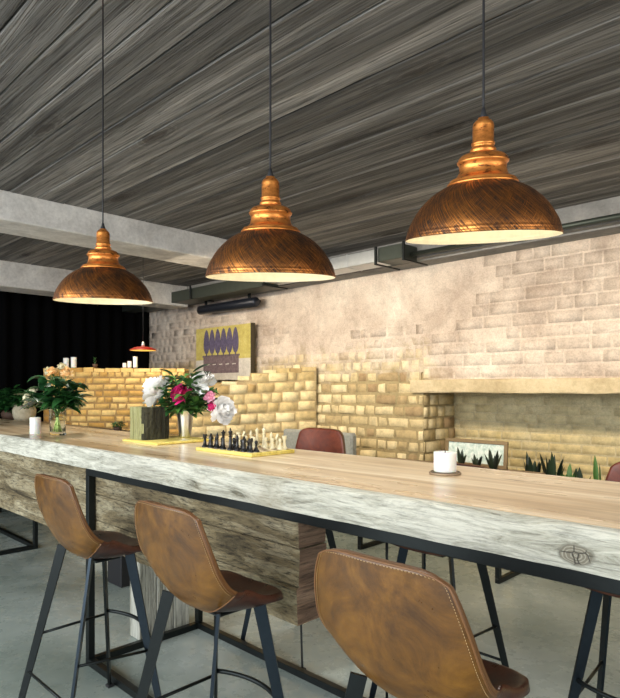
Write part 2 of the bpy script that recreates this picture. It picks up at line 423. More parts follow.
def brick_wall(mb,org,du,n,width,zlo,ztop,course=.098,bl=.225,prot=lambda u,z:.012,slope=0,joint=.011,jit=.004,inset=.008,keep=None,heads=.15,smo=True):
    """laid bricks on a vertical plane: org corner, du horizontal direction, n outward normal"""
    du=Vector(du).normalized(); n=Vector(n).normalized(); org=Vector(org)
    k=0; z=zlo-(abs(slope)*width)
    while z<zlo+4:
        u=-R.uniform(0,bl); head=False
        while u<width:
            head=R.random()<heads
            L=(bl*.52 if head else bl)*R.uniform(.88,1.12)
            a=max(u+joint/2,0); b=min(u+L-joint/2,width)
            if b-a>.03:
                zb=z+joint/2+slope*(a+b)/2; zt=z+course-joint/2+slope*(a+b)/2
                tp=ztop((a+b)/2)
                if zt<=tp+.02 and zb>=zlo-.005 and (keep is None or keep((a+b)/2,(zb+zt)/2)):
                    zt=min(zt,tp); p=max(.001,prot((a+b)/2,z)*R.uniform(.6,1.3)); vs=[]
                    for (uu,zz) in ((a,zb),(b,zb),(b,zt),(a,zt)): vs.append(org+du*(uu+R.uniform(-jit,jit)*.5)+Vector((0,0,zz+R.uniform(-jit,jit)*.5))-n*.01)
                    ii=min(inset,p*1.2)
                    for (uu,zz,su,sz) in ((a,zb,1,1),(b,zb,-1,1),(b,zt,-1,-1),(a,zt,1,-1)):
                        vs.append(org+du*(uu+su*ii*R.uniform(.5,1.5)+R.uniform(-jit,jit)*.5)+Vector((0,0,zz+sz*ii*R.uniform(.5,1.5)))+n*(p+R.uniform(-.2,.2)*p))
                    mb.add(vs,[(0,1,5,4),(1,2,6,5),(2,3,7,6),(3,0,4,7),(4,5,6,7)],0,smo)
            u+=L
        z+=course; k+=1

def prot_main(u,z):
    return .018 if z<1.55 else (.010 if z<1.85 else (.007 if u+X0<-4.6 else .003))
from mathutils import noise as mnoise
def patch(x,z,lo=1.75,hi=2.15):
    # bricks showing through the plaster: everywhere low down, in patches higher up
    n=mnoise.noise(Vector((x*.9+3,z*2.1,1.7)))+.35*mnoise.noise(Vector((x*4,z*7,5)))
    side=max(0,(-4.5-x)/1.0)+max(0,(x+3.0)/1.0)
    return z<lo or n+side*.5>(z-lo)/(hi-lo)*.35-.05
mb=MB()
# main wall left of recess and above it (mortar body first)
mb.box((X0,YW,0),(XR,YR+.1,ZC),1)
mb.box((XR,YW,1.47),(X1,YR+.1,ZC),1)
brick_wall(mb,(X0,YW,0),(1,0,0),(0,-1,0),XR-X0,.3,lambda u:2.62,prot=prot_main,course=.115,bl=.245,heads=.72,jit=.022,inset=.016,joint=.018,keep=lambda u,z:patch(X0+u,z))
brick_wall(mb,(XR,YW,1.47),(1,0,0),(0,-1,0),X1-XR,1.48-1.47,lambda u:1.14,prot=lambda u,z:.0018 if z>.35 else .006,course=.110,bl=.30,heads=.4,jit=.008,keep=lambda u,z:patch(XR+u,z+1.47,1.80,2.4))
brick_wall(mb,(XR,YW,0),(0,1,0),(1,0,0),YR-YW,.3,lambda u:1.35,prot=lambda u,z:.016,course=.115,bl=.27,heads=.5,jit=.014)
wall=mb.build('wall_back',[M['wall_brick'],M['wall_mortar']]); struct(wall)
mb=MB(); mb.box((XR,YR,0),(X1,YR+.1,1.47),1)
brick_wall(mb,(XR,YR,0),(1,0,0),(0,-1,0),X1-XR,.3,lambda u:1.36,prot=lambda u,z:.004,course=.085,bl=.26,joint=.008)
struct(mb.build('wall_recess',[M['rec_brick'],M['rec_mortar']]))
# lintel over the recess, slightly proud and uneven
rows=[];mb=MB(); n=60
prof=[(0,1.35),(-.035,1.352),(-.04,1.365),(-.04,1.455),(-.032,1.47),(0,1.475)]
for i in range(n+1):
    x=XR-.13+(X1-XR+.13)*i/n; rows.append([(x,YW+dy+(R.uniform(-.004,.004) if dy else 0),z+R.uniform(-.003,.003)) for dy,z in prof])
mb.grid(rows,smooth=False); mb.box((XR,YW,1.35),(X1,YR,1.472))
mb.add([rows[0][k] for k in range(6)],[(0,1,2,3,4,5)])
struct(mb.build('trim_1',M['lintel']))
# perimeter concrete beam, cross beams
m=MB(); m.bbox((X0,4.60,2.585),(X1,4.93,ZC+.01),.006); m.box((X0,4.68,2.57),(X1,4.93,2.59),0)
struct(m.build('trim_2',M['concrete_b']))
m=MB(); m.bbox((-4.83,Y0,2.562),(-4.43,4.62,ZC+.01),.008); struct(m.build('trim_3',M['concrete']))
m=MB(); m.bbox((-7.25,Y0,2.49),(-6.87,4.62,ZC+.01),.008); struct(m.build('trim_4',M['concrete']))
# far end wall and black curtain
m=MB(); m.box((X0-.2,Y0,0),(X0-.06,YR,ZC)); struct(m.build('wall_left',M['black']))
m=MB(); rows=[]
N=420
for z in (0.02,1.0,2.0,2.72):
    rows.append([(X0+.01+.035*math.sin(i*.55)+.012*math.sin(i*.23+1),Y0+.05+(4.86-Y0)*i/N,z) for i in range(N+1)])
m.grid(rows); rows2=[[(x-.006,y_,z) for x,y_,z in r] for r in rows]; m.grid(rows2,flip=True)
tag(m.build('curtain',M['curtain'],fix=False),'floor-length black curtain across the far end of the room','curtain')
m=MB(); m.box((X1-.02,YW-4.0,0),(X1+.1,YR,ZC)); struct(m.build('wall_right',M['concrete_b']))

# ------------------------------------------------------------------ brick counter and yellow stub
def slab_wall(name,P,Q,ztop,th,bm,mm,lab,cat,slope=0,prot=.012,course=.085,bl=.21,heads=.15):
    P=Vector(P);Q=Vector(Q);d=(Q-P);W=d.length;d.normalize(); nrm=Vector((d.y,-d.x,0))
    if nrm.dot(Vector((0,0,0))-P)<0: nrm=-nrm
    mb=MB(); k=24; pts=[]
    for i in range(k+1):
        u=W*i/k; z=ztop(u)-.012; b=P+d*u
        pts.append((b,z))
    for i in range(k):
        (a,za),(b,zb)=pts[i],pts[i+1]
        A=[a,b,b-nrm*th,a-nrm*th]
        zz=[za,zb,zb,za]
        vs=[Vector((p.x,p.y,0)) for p in A]+[Vector((p.x,p.y,h)) for p,h in zip(A,zz)]
        mb.add(vs,[(0,3,2,1),(4,5,6,7),(0,1,5,4),(1,2,6,5),(2,3,7,6),(3,0,4,7)],1)
    brick_wall(mb,(P.x,P.y,0),d,nrm,W,.25,ztop,course=course,bl=bl,prot=lambda u,z:prot,slope=slope,heads=heads,jit=.012)
    # coping bricks on top
    u=0
    while u<W-.05:
        L=min(R.uniform(.1,.2),W-u); zt=ztop(u+L/2)
        c0=P+d*(u+.005); c1=P+d*(u+L-.005); vs=[]
        for h in (zt-.03,zt+R.uniform(.005,.022)):
            for p in (c0+nrm*.012,c1+nrm*.012,c1-nrm*(th+.01),c0-nrm*(th+.01)): vs.append(Vector((p.x,p.y,h+R.uniform(-.004,.004))))
        mb.add(vs,[(0,3,2,1),(4,5,6,7),(0,1,5,4),(1,2,6,5),(2,3,7,6),(3,0,4,7)],0); u+=L
    o=mb.build(name,[bm,mm]); return tag(o,lab,cat)
slab_wall('brick_counter',(-6.73,2.645,0),(-5.62,3.74,0),lambda u:1.60,.22,M['ct_brick'],M['ct_mortar'],
  'low ochre brick bar counter with a flat top in front of the black curtain','counter',course=.070,bl=.17,heads=.4,prot=.009)
def stubtop(u):
    W=1.43; f=u/W
    return 1.42+.02*math.sin(u*9) + (.13*min(1,max(0,(f-.18)/.28))) + (.10*max(0,(f-.5)/.5))
slab_wall('brick_wall_stub',(-5.60,3.80,0),(-4.69,4.86,0),stubtop,.16,M['yl_brick'],M['yl_mortar'],
  'crumbling yellow brick stub wall with a rising broken top meeting the back wall','wall',slope=.05,course=.112,bl=.215,heads=.35)

# ------------------------------------------------------------------ ceiling services
t=thing('air_duct','long silver rectangular air duct running under the ceiling along the brick wall','duct',(0,0,0))
m=MB(); m.bbox((-5.0,4.36,2.555),(-3.42,4.585,2.675),.004)
for x in (-4.6,-4.2,-3.8): m.bbox((x-.006,4.354,2.55),(x+.006,4.59,2.68),.002)
m.build('duct_section',M['galv'],t)
m=MB(); m.bbox((-8.2,4.36,2.52),(-5.02,4.58,2.66),.004)
m.build('duct_section',M['duct_dark'],t)
for x in (-3.43,-3.12,-5.0,-6.4):
    m=MB(); m.bbox((x-.012,4.325,2.52),(x+.012,4.345,2.69),.003); m.bbox((x-.012,4.345,2.52),(x+.012,4.70,2.535),.003)
    m.build('hanger',M['steel'],t)
m=MB(); m.tube([(-3.22,4.50,2.60),(-2.0,4.52,2.60),(-1.2,4.52,2.60)],.022,10); m.build('pipe',M['duct_dark'],t)
m=MB(); m.bbox((-3.42,4.355,2.55),(-3.15,4.588,2.68),.004); m.build('end_cap',M['duct_dark'],t)
t=thing('wall_heater','blue-black tube shaped heater fixed high on the wall above the painting','heater',(-6.15,4.72,2.44))
m=MB(); m.tube([(-.60,0,0),(-.58,0,0),(.58,0,0),(.60,0,0)],[.045,.06,.06,.045],14); m.build('body',M['heater'],t)
for x in (-.45,.45):
    m=MB(); m.bbox((x-.02,-.01,.03),(x+.02,.01,.16),.002); m.bbox((x-.02,-.01,.02),(x+.02,.17,.05),.002); m.build('bracket',M['steel'],t)

# ------------------------------------------------------------------ pendant lamps
def dome(W):
    pts=[(.498,0),(.502,.004),(.500,.016),(.495,.024),(.497,.030),(.493,.036)]
    for r_,z_ in ((.490,.050),(.484,.070),(.470,.103),(.450,.137),(.430,.170),(.405,.203),(.375,.236),(.338,.270),(.305,.294),(.265,.317),(.235,.332)): pts.append((r_,z_))
    return [(r*W,z*W) for r,z in pts]
def make_lamp(W,loc,label,tilt,roll=0):
    t=thing('pendant_lamp',label,'lamp',loc,0,None)
    # the shade hangs a few degrees off plumb, leaning towards the stools
    hx,hy=loc[0],loc[1]; hl=math.hypot(hx,hy); ax=Vector((-hy/hl,hx/hl,0))
    rot=Matrix.Rotation(math.radians(roll),4,Vector((hx/hl,hy/hl,0)))@Matrix.Rotation(math.radians(-tilt),4,ax)
    top_pt=rot@Vector((0,0,.80*W)); shift=Vector((0,0,0))
    def put(o): o.matrix_local=Matrix.Translation(shift)@rot; return o
    pr=dome(W)
    m=MB(); m.lathe(pr+[(.226*W,.338*W)],n=72,closed=True)
    put(m.build('lamp_shade',M['lamp'],t,fix=False))
    m=MB(); inn=[(pr[0][0],0)]+[(r*.985,z*.985) for r,z in pr[2:]]+[(.03*W,.335*W)]
    m.lathe(inn[::-1],n=72,closed=True); put(m.build('reflector',M['enamel'],t,fix=False))
    m=MB(); m.lathe([(q*W,z*W) for q,z in ((.222,.334),(.228,.342),(.224,.352),(.212,.357),(.214,.364),(.205,.373),(.182,.382),(.165,.395),(.156,.412),(.150,.435),(.150,.458),(.156,.470),(.163,.476),(.165,.487),(.158,.493),(.156,.502),(.150,.512),(.136,.524),(.108,.535),(.080,.543),(.072,.548))],n=56,closed=True)
    put(m.build('neck',M['copper'],t,fix=False))
    m=MB(); m.lathe([(q*W,z*W) for q,z in ((.080,.540),(.083,.556),(.080,.566),(.070,.572),(.070,.584),(.075,.590),(.075,.600),(.067,.608),(.067,.706),(.063,.722),(.050,.738),(.036,.746),(.034,.756),(0,.758))],n=36,closed=True)
    put(m.build('socket',M['copper'],t,fix=False))
    m=MB(); m.lathe([(.026*W,.752*W),(.025*W,.768*W),(.016*W,.788*W),(.011*W,.815*W),(.001,.818*W)],n=14,closed=True); put(m.build('cord_grip',M['black'],t,fix=False))
    top=ZC-loc[2]; tp=rot@Vector((0,0,.81*W))
    m=MB(); m.tube([tp,tp+Vector((0,0,.02)),(tp.x,tp.y,top-.02)],.0026,8); m.build('cord',M['black'],t)
    m=MB(); m.lathe([(.05,top),(.05,top-.012),(.035,top-.025),(.006,top-.03)],c=(tp.x,tp.y,0),n=28); m.build('ceiling_rose',M['copper'],t)
    m=MB(); m.lathe([(.0001,.17*W),(.06*W,.185*W),(.09*W,.225*W),(.08*W,.27*W),(.045*W,.33*W)],n=20,closed=True); put(m.build('bulb',M['bulb'],t,fix=False))
    ld=bpy.data.lights.new('bulb_light','POINT'); ld.energy=.36; ld.color=(1,.78,.50); ld.shadow_soft_size=.03
    lo=bpy.data.objects.new('bulb_light',ld); C.objects.link(lo); lo.location=(0,0,.10*W); lo.parent=t
    return t
make_lamp(.32,(-1.925,.958,1.688),'copper dome pendant lamp hanging farthest from the camera, in front of the concrete beam',4,-.8)
make_lamp(.32,(-1.112,.990,1.668),'copper dome pendant lamp hanging in the middle of the row of three',6.3,-.3)
make_lamp(.313,(-.622,1.140,1.707),'large looking copper dome pendant lamp hanging nearest the camera, right of the others',9,.8)
# small red dish lamp in the dark
t=thing('dish_lamp','small flat red dish pendant with yellow underside over the brick counter','lamp',(-5.40,3.10,1.77))
m=MB(); m.lathe([(.13,0),(.13,.008),(.09,.028),(.03,.04),(.001,.043)],n=28,closed=True); m.build('lamp_shade',M['red'],t)
m=MB(); m.lathe([(.126,.0),(.001,.006)],n=28,closed=True); m.build('reflector',M['yellow_in'],t)
m=MB(); m.lathe([(.018,.038),(.016,.075),(.006,.09)],n=14); m.build('socket',M['silver'],t)
m=MB(); m.tube([(0,0,.08),(0,0,ZC-1.77)],.003,6); m.build('cord',M['black'],t)

# ------------------------------------------------------------------ the long table
YF,YB,ZT,ZS=1.35,2.065,1.095,.990
TX0,TX1=-7.6,.35
tb=thing('bar_table','very long bar height table of thick weathered slabs on a black steel frame','table',(0,0,0))
m=MB(); N=150
def edgew(x,k): return .0035*math.sin(x*3.1+k)+.003*math.sin(x*11.3+2*k)+.002*math.sin(x*29+k)
rows=[]
for i in range(N+1):
    x=TX0+(TX1-TX0)*i/N; e=edgew(x,1); e2=edgew(x,4)
    rows.append([(x,YF+e2,ZS+.002),(x,YF-.004+e,ZS+.03),(x,YF-.003+e*.6,ZT-.03),(x,YF+e,ZT-.010),(x,YF+.008+e,ZT-.0015),(x,YF+.02,ZT)])
m.grid(rows,mi=1)
m.grid([[(TX0+(TX1-TX0)*i/N,YF+.02,ZT),(TX0+(TX1-TX0)*i/N,YB-.01,ZT)] for i in range(N+1)],mi=0,smooth=False)
m.grid([[(TX0+(TX1-TX0)*i/N,YB-.01,ZT),(TX0+(TX1-TX0)*i/N,YB+edgew(i*.1,2),ZT-.012),(TX0+(TX1-TX0)*i/N,YB,ZS+.002)] for i in range(N+1)],mi=1,smooth=False)
m.grid([[(TX0+(TX1-TX0)*i/N,YB,ZS+.002),(TX0+(TX1-TX0)*i/N,YF+edgew(TX0+(TX1-TX0)*i/N,4),ZS+.002)] for i in range(N+1)],mi=1,smooth=False)
for r,fl in ((rows[0],0),(rows[-1],1)):
    f=list(r)+[(r[0][0],YB-.01,ZT),(r[0][0],YB,ZS+.002)]; m.add(f,[tuple(range(len(f)))],1)
m.build('tabletop',[M['top'],M['edge']],tb,autos=50)
def steel_frame(x0,x1,lab=None):
    s=.034
    for y in (YF+.012,YB-.012-s):
        m=MB(); m.bbox((x0,y,ZS-s*1.0),(x1,y+s,ZS+.001),.002); m.build('top_rail',M['steel'],tb)
        m=MB(); m.bbox((x0,y,0),(x1,y+s,s),.002); m.build('floor_rail',M['steel'],tb)
    for x in (x0,x1-s):
        for y in (YF+.012,YB-.012-s):
            m=MB(); m.bbox((x,y,s),(x+s,y+s,ZS-s),.002); m.build('post',M['steel'],tb)
        for z in (0,ZS-s):
            m=MB(); m.bbox((x,YF+.012+s,z),(x+s,YB-.012-s,z+s),.002); m.build('cross_rail',M['steel'],tb)
steel_frame(-2.935,.15)
steel_frame(-7.4,-5.34)
# thin tie rod near block end
m=MB(); m.tube([(-1.55,YB-.03,.03),(-1.55,YB-.03,.96)],.006,8); m.build('tie_rod',M['steel'],tb)
# heavy timber apron : three stacked rough beams
bx1=-1.437; by0,by1=YF+.052,YF+.185
for (z0,z1,dx) in ((.857,.984,0),(.727,.853,.004),(.596,.723,-.006)):
    m=MB(); x=-7.3; k=40; rr=[]
    for i in range(k+1):
        xx=x+(bx1+dx-x)*i/k; j=lambda a:R.uniform(-a,a)
        rr.append([(xx,by0+j(.003),z0+.004+j(.002)),(xx,by0+.004+j(.002),z0),(xx,by1,z0),(xx,by1,z1),(xx,by0+.006+j(.002),z1),(xx,by0+j(.003),z1-.007+j(.003)),(xx,by0+j(.003),z0+.004+j(.002))])
    for r in rr: r[-1]=r[0]
    m.grid(rr,0,False); m.add(rr[-1][:6],[(0,1,2,3,4,5)],1); m.add(rr[0][:6],[(0,1,2,3,4,5)],1)
    m.build('timber_beam',[M['beam'],M['beam_end']],tb)
# plank pedestal under it
m=MB()
for i in range(3):
    m.bbox((-3.10,1.695+i*.11,0),(-2.99,1.80+i*.11,.62-.02*i),.004)
m.build('plank_pedestal',M['plank_v'],tb)
m=MB()
m.bbox((-3.10,1.42,.545),(-2.99,2.02,.596),.004); m.build('bearer',M['beam_end'],tb)
t=thing('storage_bin','black square bin standing on the floor under the table behind the stools','bin',(-3.97,2.15,0))
m=MB(); m.bbox((-.1,-.1,0),(.1,.1,.27),.006); m.build('body',M['black'],t)
m=MB(); m.bbox((-.105,-.105,.27),(.105,.105,.29),.004); m.build('lid',M['black'],t)

# ------------------------------------------------------------------ stools
def cr(P,t):
    n=len(P)-1; t=max(0,min(n-1e-6,t)); i=int(t); f=t-i
    p0=P[max(i-1,0)];p1=P[i];p2=P[i+1];p3=P[min(i+2,n)]
    return tuple(.5*((2*b)+(-a+c)*f+(2*a-5*b+4*c-d)*f*f+(-a+3*b-3*c+d)*f**3) for a,b,c,d in zip(p0,p1,p2,p3))
#      y     z     halfw  lift
PROF=[(-.168,1.045,.160,.016),(-.164,.985,.187,.020),(-.152,.915,.207,.026),(-.134,.842,.219,.036),(-.104,.770,.221,.060),
      (-.050,.712,.214,.082),(.025,.690,.206,.072),(.095,.689,.200,.048),(.158,.698,.190,.030),(.200,.712,.165,.012)]
def shell_pt(s,t,P,off=0):
    y,z,w,l=cr(P,t); y2,z2,_,_=cr(P,t+.05); y1,z1,_,_=cr(P,t-.05)
    ty,tz=y2-y1,z2-z1; L=math.hypot(ty,tz) or 1; ny,nz=-tz/L,ty/L      # inward normal (forward / up)
    a=abs(s)
    # round the ends
    if t<.5: y,z=y,z-.018*a**5*(1-t*2)
    li=l*a**2.3+off
    ext=1-.12*a**6*0
    return Vector((w*s*ext*(1-.10*a**3*(l/.09)), y+ny*li, z+nz*li))
NS=28
def ts(s): return 5.35-1.15*abs(s)**1.8
def make_shell_part(P,kind,parent,mats,thick=.020):
    rows_o=[];rows_i=[];NTT=26
    for j in range(NTT+1):
        ro=[];ri=[]
        for i in range(NS+1):
            s=-1+2*i/NS
            if kind=='back': t=ts(s)*j/NTT
            else: t=ts(s)+(9-ts(s))*j/NTT
            # rounded top corners of back and front of seat
            sq=1.0
            if kind=='back':
                d=t
                if d<.35: sq=1-.10*(1-d/.35)**2
            else:
                d=9-t
                if d<.5: sq=1-.12*(1-d/.5)**2
            e=.0 
            ro.append(shell_pt(s*sq,t,P,0)); ri.append(shell_pt(s*sq,t,P,(thick if kind=='back' else thick*(1+.8*min(1,(t-ts(s))/1.5)))*(1-.35*abs(s)**6)))
        rows_o.append(ro);rows_i.append(ri)
    m=MB(); m.grid(rows_o,0); m.grid(rows_i,1,flip=True)
    # rims
    def rim(a,b):
        c=[(p+q)/2 for p,q in zip(a,b)]
        m.grid([a,b],2)
    rim([r[0] for r in rows_o],[r[0] for r in rows_i]); rim([r[-1] for r in rows_o],[r[-1] for r in rows_i])
    if kind=='back': rim(rows_o[0],rows_i[0])
    else: rim(rows_o[-1],rows_i[-1])
    import bmesh
    o=m.build('backrest' if kind=='back' else 'seat',mats,parent,fix=False)
    bm=bmesh.new(); bm.from_mesh(o.data); bmesh.ops.remove_doubles(bm,verts=bm.verts,dist=.0004); bmesh.ops.recalc_face_normals(bm,faces=bm.faces); bm.to_mesh(o.data); bm.free()
    return o,rows_o,rows_i
def make_stool(name,label,loc,rz,group,back,seat,inner,bh=0.0):
    P=[(y-(.02 if bh and i<3 else 0),z+bh*max(0,(z-.83)/.215),w,l) for i,(y,z,w,l) in enumerate(PROF)]
    t=thing(name,label,'stool',loc,rz,group)
    b,ro,ri=make_shell_part(P,'back',t,[back,inner,M['piping']])
    s_,so,si=make_shell_part(P,'seat',t,[seat,inner,seat])
    # piping following the edge of the back
    path=[ro[j][0] for j in range(len(ro)-1,-1,-1)]+[ro[0][i] for i in range(1,NS)]+[ro[j][NS] for j in range(len(ro))]
    path=[path[i] for i in range(0,len(path))]
    m=MB(); m.tube(path,.0026,6); m.build('piping',M['piping'],b)
    m=MB(); m.tube(ro[-1],.0028,6); m.build('seam',M['piping'],b)
    # stitches just inside the edge on the outside of the back
    m=MB()
    def stitch(fn,n):
        for k in range(n):
            p=fn((k+.2)/n); q=fn((k+.75)/n); m.tube([p,q],.0009,4)
    for sd in (-1,1): stitch(lambda f,sd=sd: shell_pt(sd*.955,.25+3.85*f,P,-.0012),46)
    stitch(lambda f: shell_pt(-.88+1.76*f,.16,P,-.0012),34)
    m.build('stitching',M['thread'],b)
    # steel plate and legs
    m=MB(); m.bbox((-.07,.0,.682),(.07,.11,.692),.003); m.build('mounting_plate',M['steel'],t)
    tops=[(-.135,-.050),(.135,-.050),(-.115,.125),(.115,.125)]; tz=[.728,.728,.708,.708]; feet=[(-.235,-.205),(.235,-.205),(-.235,.214),(.235,.214)]
    def on(k,z):
        a=tops[k];b2=feet[k]; f=(tz[k]-z)/tz[k]; return Vector((a[0]+(b2[0]-a[0])*f,a[1]+(b2[1]-a[1])*f,z))
    for k in range(4):
        rd=Vector((feet[k][0],feet[k][1],0)).normalized()
        m=MB(); m.bar(on(k,.012),on(k,tz[k]),.024,.010,rd,w2=.040)
        o=m.build('leg',M['steelb'] if k in(1,3) else M['steel'],t)
        f=MB(); c=on(k,0); f.bbox((c.x-.015,c.y-.015,0),(c.x+.015,c.y+.015,.014),.003); f.build('foot_pad',M['black'],o)
    m=MB(); m.tube([on(0,.205),on(1,.205)],.006,8); m.build('rear_stretcher',M['steel'],t)
    for a,b2,z1,z2 in ((0,2,.36,.37),(1,3,.345,.31)):
        m=MB(); m.tube([on(a,z1),on(b2,z2)],.006,8); m.build('side_stretcher',M['steel'],t)
    A=on(2,.385);B=on(3,.385); pts=[]
    for i in range(13):
        f=i/12; pts.append(A+(B-A)*f+Vector((0,.05*math.sin(PI*f)**.8,0)))
    m=MB(); m.tube(pts,.008,8); m.build('footrest',M['steel'],t)
    return t
YS=1.125
make_stool('bar_stool','caramel leather bar stool farthest left, in front of the table post',(-2.40,YS,0),0,None,M['leather'],M['leather_seat'],M['leather_seat'])
make_stool('bar_stool','caramel leather bar stool in the middle of the near row',(-1.575,YS,0),0,None,M['leather'],M['leather_seat'],M['leather_seat'])
make_stool('bar_stool','big caramel leather bar stool nearest the camera, cropped by the bottom edge',(-.765,YS,0),0,None,M['leather'],M['leather_seat'],M['leather_seat'])
# far side
fl=['red-brown leather stool at the right edge on the far side of the table','dark leather stool across the table behind the white candle',
    'red-brown leather stool peeking over the far table edge by the chess board']
far=[(-.63,2.295,.075,1),(-1.44,2.295,0,0),(-2.34,2.295,.12,1)]
for (x,y,bh,red),lb in zip(far,fl):
    make_stool('bar_stool',lb,(x,y,0),PI,None,M['leather_red'] if red else M['leather_seat'],M['leather_seat'],M['leather_red'] if red else M['leather_seat'],bh)

# ------------------------------------------------------------------ plants helpers
def leaf(mb,base,d,L,W,up=Vector((0,0,1)),bend=.3,mi=0,n=5,fold=.25):
    d=Vector(d).normalized(); base=Vector(base); side=d.cross(up)
    if side.length<.05: side=d.cross(Vector((1,0,0)))
    side.normalize(); nn=side.cross(d).normalized(); rows=[]
    for i in range(n+1):
        f=i/n; w=W*math.sin(PI*min(.98,(.06+f*.94)))**.75*(1-.25*f) if 0<i<n else W*.05
        c=base+d*(L*f)-up*(bend*L*f*f)
        rows.append([c-side*w/2+nn*(fold*w),c,c+side*w/2+nn*(fold*w)])
    mb.grid(rows,mi,True)
def petal(mb,c,d,out,L,W,cup,n=4):
    d=Vector(d).normalized(); side=d.cross(Vector(out)); 
    if side.length<.05: side=d.cross(Vector((1,.3,0)))
    side.normalize(); nn=side.cross(d).normalized(); rows=[]
    for i in range(n+1):
        f=i/n; w=W*(.25+.75*math.sin(PI*min(1,f*.62+.02)))*(1 if i<n else .72)
        cc=Vector(c)+d*(L*f)+nn*(cup*L*(f*f))
        row=[]
        for k in range(-2,3):
            row.append(cc+side*(w*k/4)+nn*(cup*W*.35*(k/2)**2)+Vector((0,0,R.uniform(-.0015,.0015))))
        rows.append(row)
    mb.grid(rows,0,True)
def blossom(mb,c,axis,r,npet=46):
    axis=Vector(axis).normalized(); c=Vector(c)
    a=axis.cross(Vector((0,0,1))); 
    if a.length<.1: a=Vector((1,0,0))
    a.normalize(); b=axis.cross(a)
    m_=[]; k1,k2=7,12
    rr_=[[c+(axis*math.cos(PI*i/k1)*.52+(a*math.cos(2*PI*j/k2)+b*math.sin(2*PI*j/k2))*math.sin(PI*i/k1)*.50)*r+axis*.22*r for j in range(k2+1)] for i in range(k1+1)]
    mb.grid(rr_,0,True)
    for i in range(npet):
        f=i/npet; tilt=(.12+1.55*f)+R.uniform(-.12,.12); ph=i*2.39996
        rad=a*math.cos(ph)+b*math.sin(ph); d=axis*math.cos(tilt)+rad*math.sin(tilt)
        L=r*(.66+.22*f)*R.uniform(.78,1.15)
        petal(mb,c+rad*r*.10*f+axis*.1*r*(1-f),d,rad,L,r*(.34+.22*f)*R.uniform(.8,1.2),-.5+.35*f+R.uniform(-.15,.15))
def flower(name,lab,cat,vase,c,axis,r,mat,group=None,npet=46,lf=2):
    """origin at blossom base; vase = mouth point"""
    t=thing(name,lab,cat,vase,0,group); v=Vector(vase); c=Vector(c)-v
    m=MB(); blossom(m,c,axis,r,npet); m.build('petals',mat,t,fix=False)
    m=MB(); p0=Vector((c.x*.05,c.y*.05,-.09)); pts=[p0,Vector((c.x*.12,c.y*.12,0)),Vector((c.x*.55,c.y*.55,c.z*.62)),c]; m.tube(pts,.0028,6); m.build('stem',M['leaf'],t)
    m=MB()
    for i in range(lf):
        f=R.uniform(.45,.9); base=pts[1].lerp(pts[3],f); an=R.uniform(0,2*PI)
        leaf(m,base,(math.cos(an),math.sin(an),.5),R.uniform(.05,.08),.024,bend=.35)
    m.build('leaves',M['leaf'],t,fix=False)
    return t
def sprig(name,lab,vase,ang,reach,h,mat,group,nl=9,L=.06,W=.024,cat='foliage'):
    t=thing(name,lab,cat,vase,0,group)
    tip=Vector((math.cos(ang)*reach,math.sin(ang)*reach,h)); pts=[]
    for i in range(6):
        f=i/5; pts.append(Vector((tip.x*f**1.5,tip.y*f**1.5,-.07+(h+.07)*f-.04*f*f)))
    m=MB(); m.tube(pts,[.0026]*5+[.001],5); m.build('stem',M['leaf'],t)
    m=MB()
    for i in range(nl):
        f=.38+.62*i/(nl-1); k=f*5; j=min(4,int(k)); base=pts[j].lerp(pts[j+1],k-j); an=ang+(1 if i%2 else -1)*R.uniform(.5,1.5)
        leaf(m,base,(math.cos(an),math.sin(an),R.uniform(.1,.9)),L*R.uniform(.7,1.25),W*R.uniform(.8,1.2),bend=R.uniform(.1,.6))
    m.build('leaves',mat,t,fix=False); return t

# ------------------------------------------------------------------ silver vase bouquet, log, board
t=thing('serving_board','thin yellow wooden board under the log and the silver vase','board',(-2.99,1.84,ZT))
m=MB(); m.bbox((-.14,-.175,0),(.23,.19,.014),.004); m.build('board',M['yellow_board'],t)
ZBd=ZT+.014
t=thing('tree_log','squat section of tree trunk with sawn mossy face and dark bark side','log',(-3.030,1.778,ZBd))
m=MB(); N=40
cx=[];rings=[]
for z in [i*.18/10 for i in range(11)]:
    ring=[]
    for k in range(N):
        a=2*PI*k/N; ca,sa=math.cos(a),math.sin(a)
        q=(abs(ca)**4+abs(sa)**4)**(-.25)     # squarish
        r=.100*q*(1+.03*math.sin(k*2.7)+.03*R.uniform(-1,1))
        xx,yy=r*ca*.90,r*sa*.92
        flat=(yy<-.080)
        if flat: yy=-.084+R.uniform(-.001,.001)
        ring.append((xx,yy,z))
    rings.append(ring+[ring[0]])
for i in range(10):
    for k in range(N):
        p=[rings[i][k],rings[i][k+1],rings[i+1][k+1],rings[i+1][k]]
        fl_=all(q[1]<-.078 for q in p)
        m.add(p,[(0,1,2,3)],0 if fl_ else 1,False)
m.build('bark',[M['moss_wood'],M['bark']],t)
m=MB(); m.add([(x,y_,z) for x,y_,z in rings[10][:N]],[tuple(range(N))],0); m.build('sawn_top',M['moss_wood'],t)
VX,VY=-2.945,1.960
t=thing('silver_vase','tapered shiny silver metal vase holding the peonies','vase',(VX,VY,ZBd))
m=MB(); m.lathe([(.028,0),(.032,.002),(.034,.01),(.046,.12),(.051,.150),(.053,.153),(.050,.153),(.043,.12),(.030,.02),(.001,.015)],n=28,closed=True); m.build('body',M['silver'],t)
m=MB(); m.lathe([(.049,.148),(.054,.151),(.055,.155),(.052,.158),(.048,.155)],n=28,closed=True); m.build('rim',M['silver'],t)
vm=(VX,VY,ZBd+.145)
def off(r,u,d=0): # local spread: r to the right in view, u up, d towards viewer
    return (vm[0]+.712*r+.702*d, vm[1]+.702*r-.712*d, vm[2]+u)
px=1/173
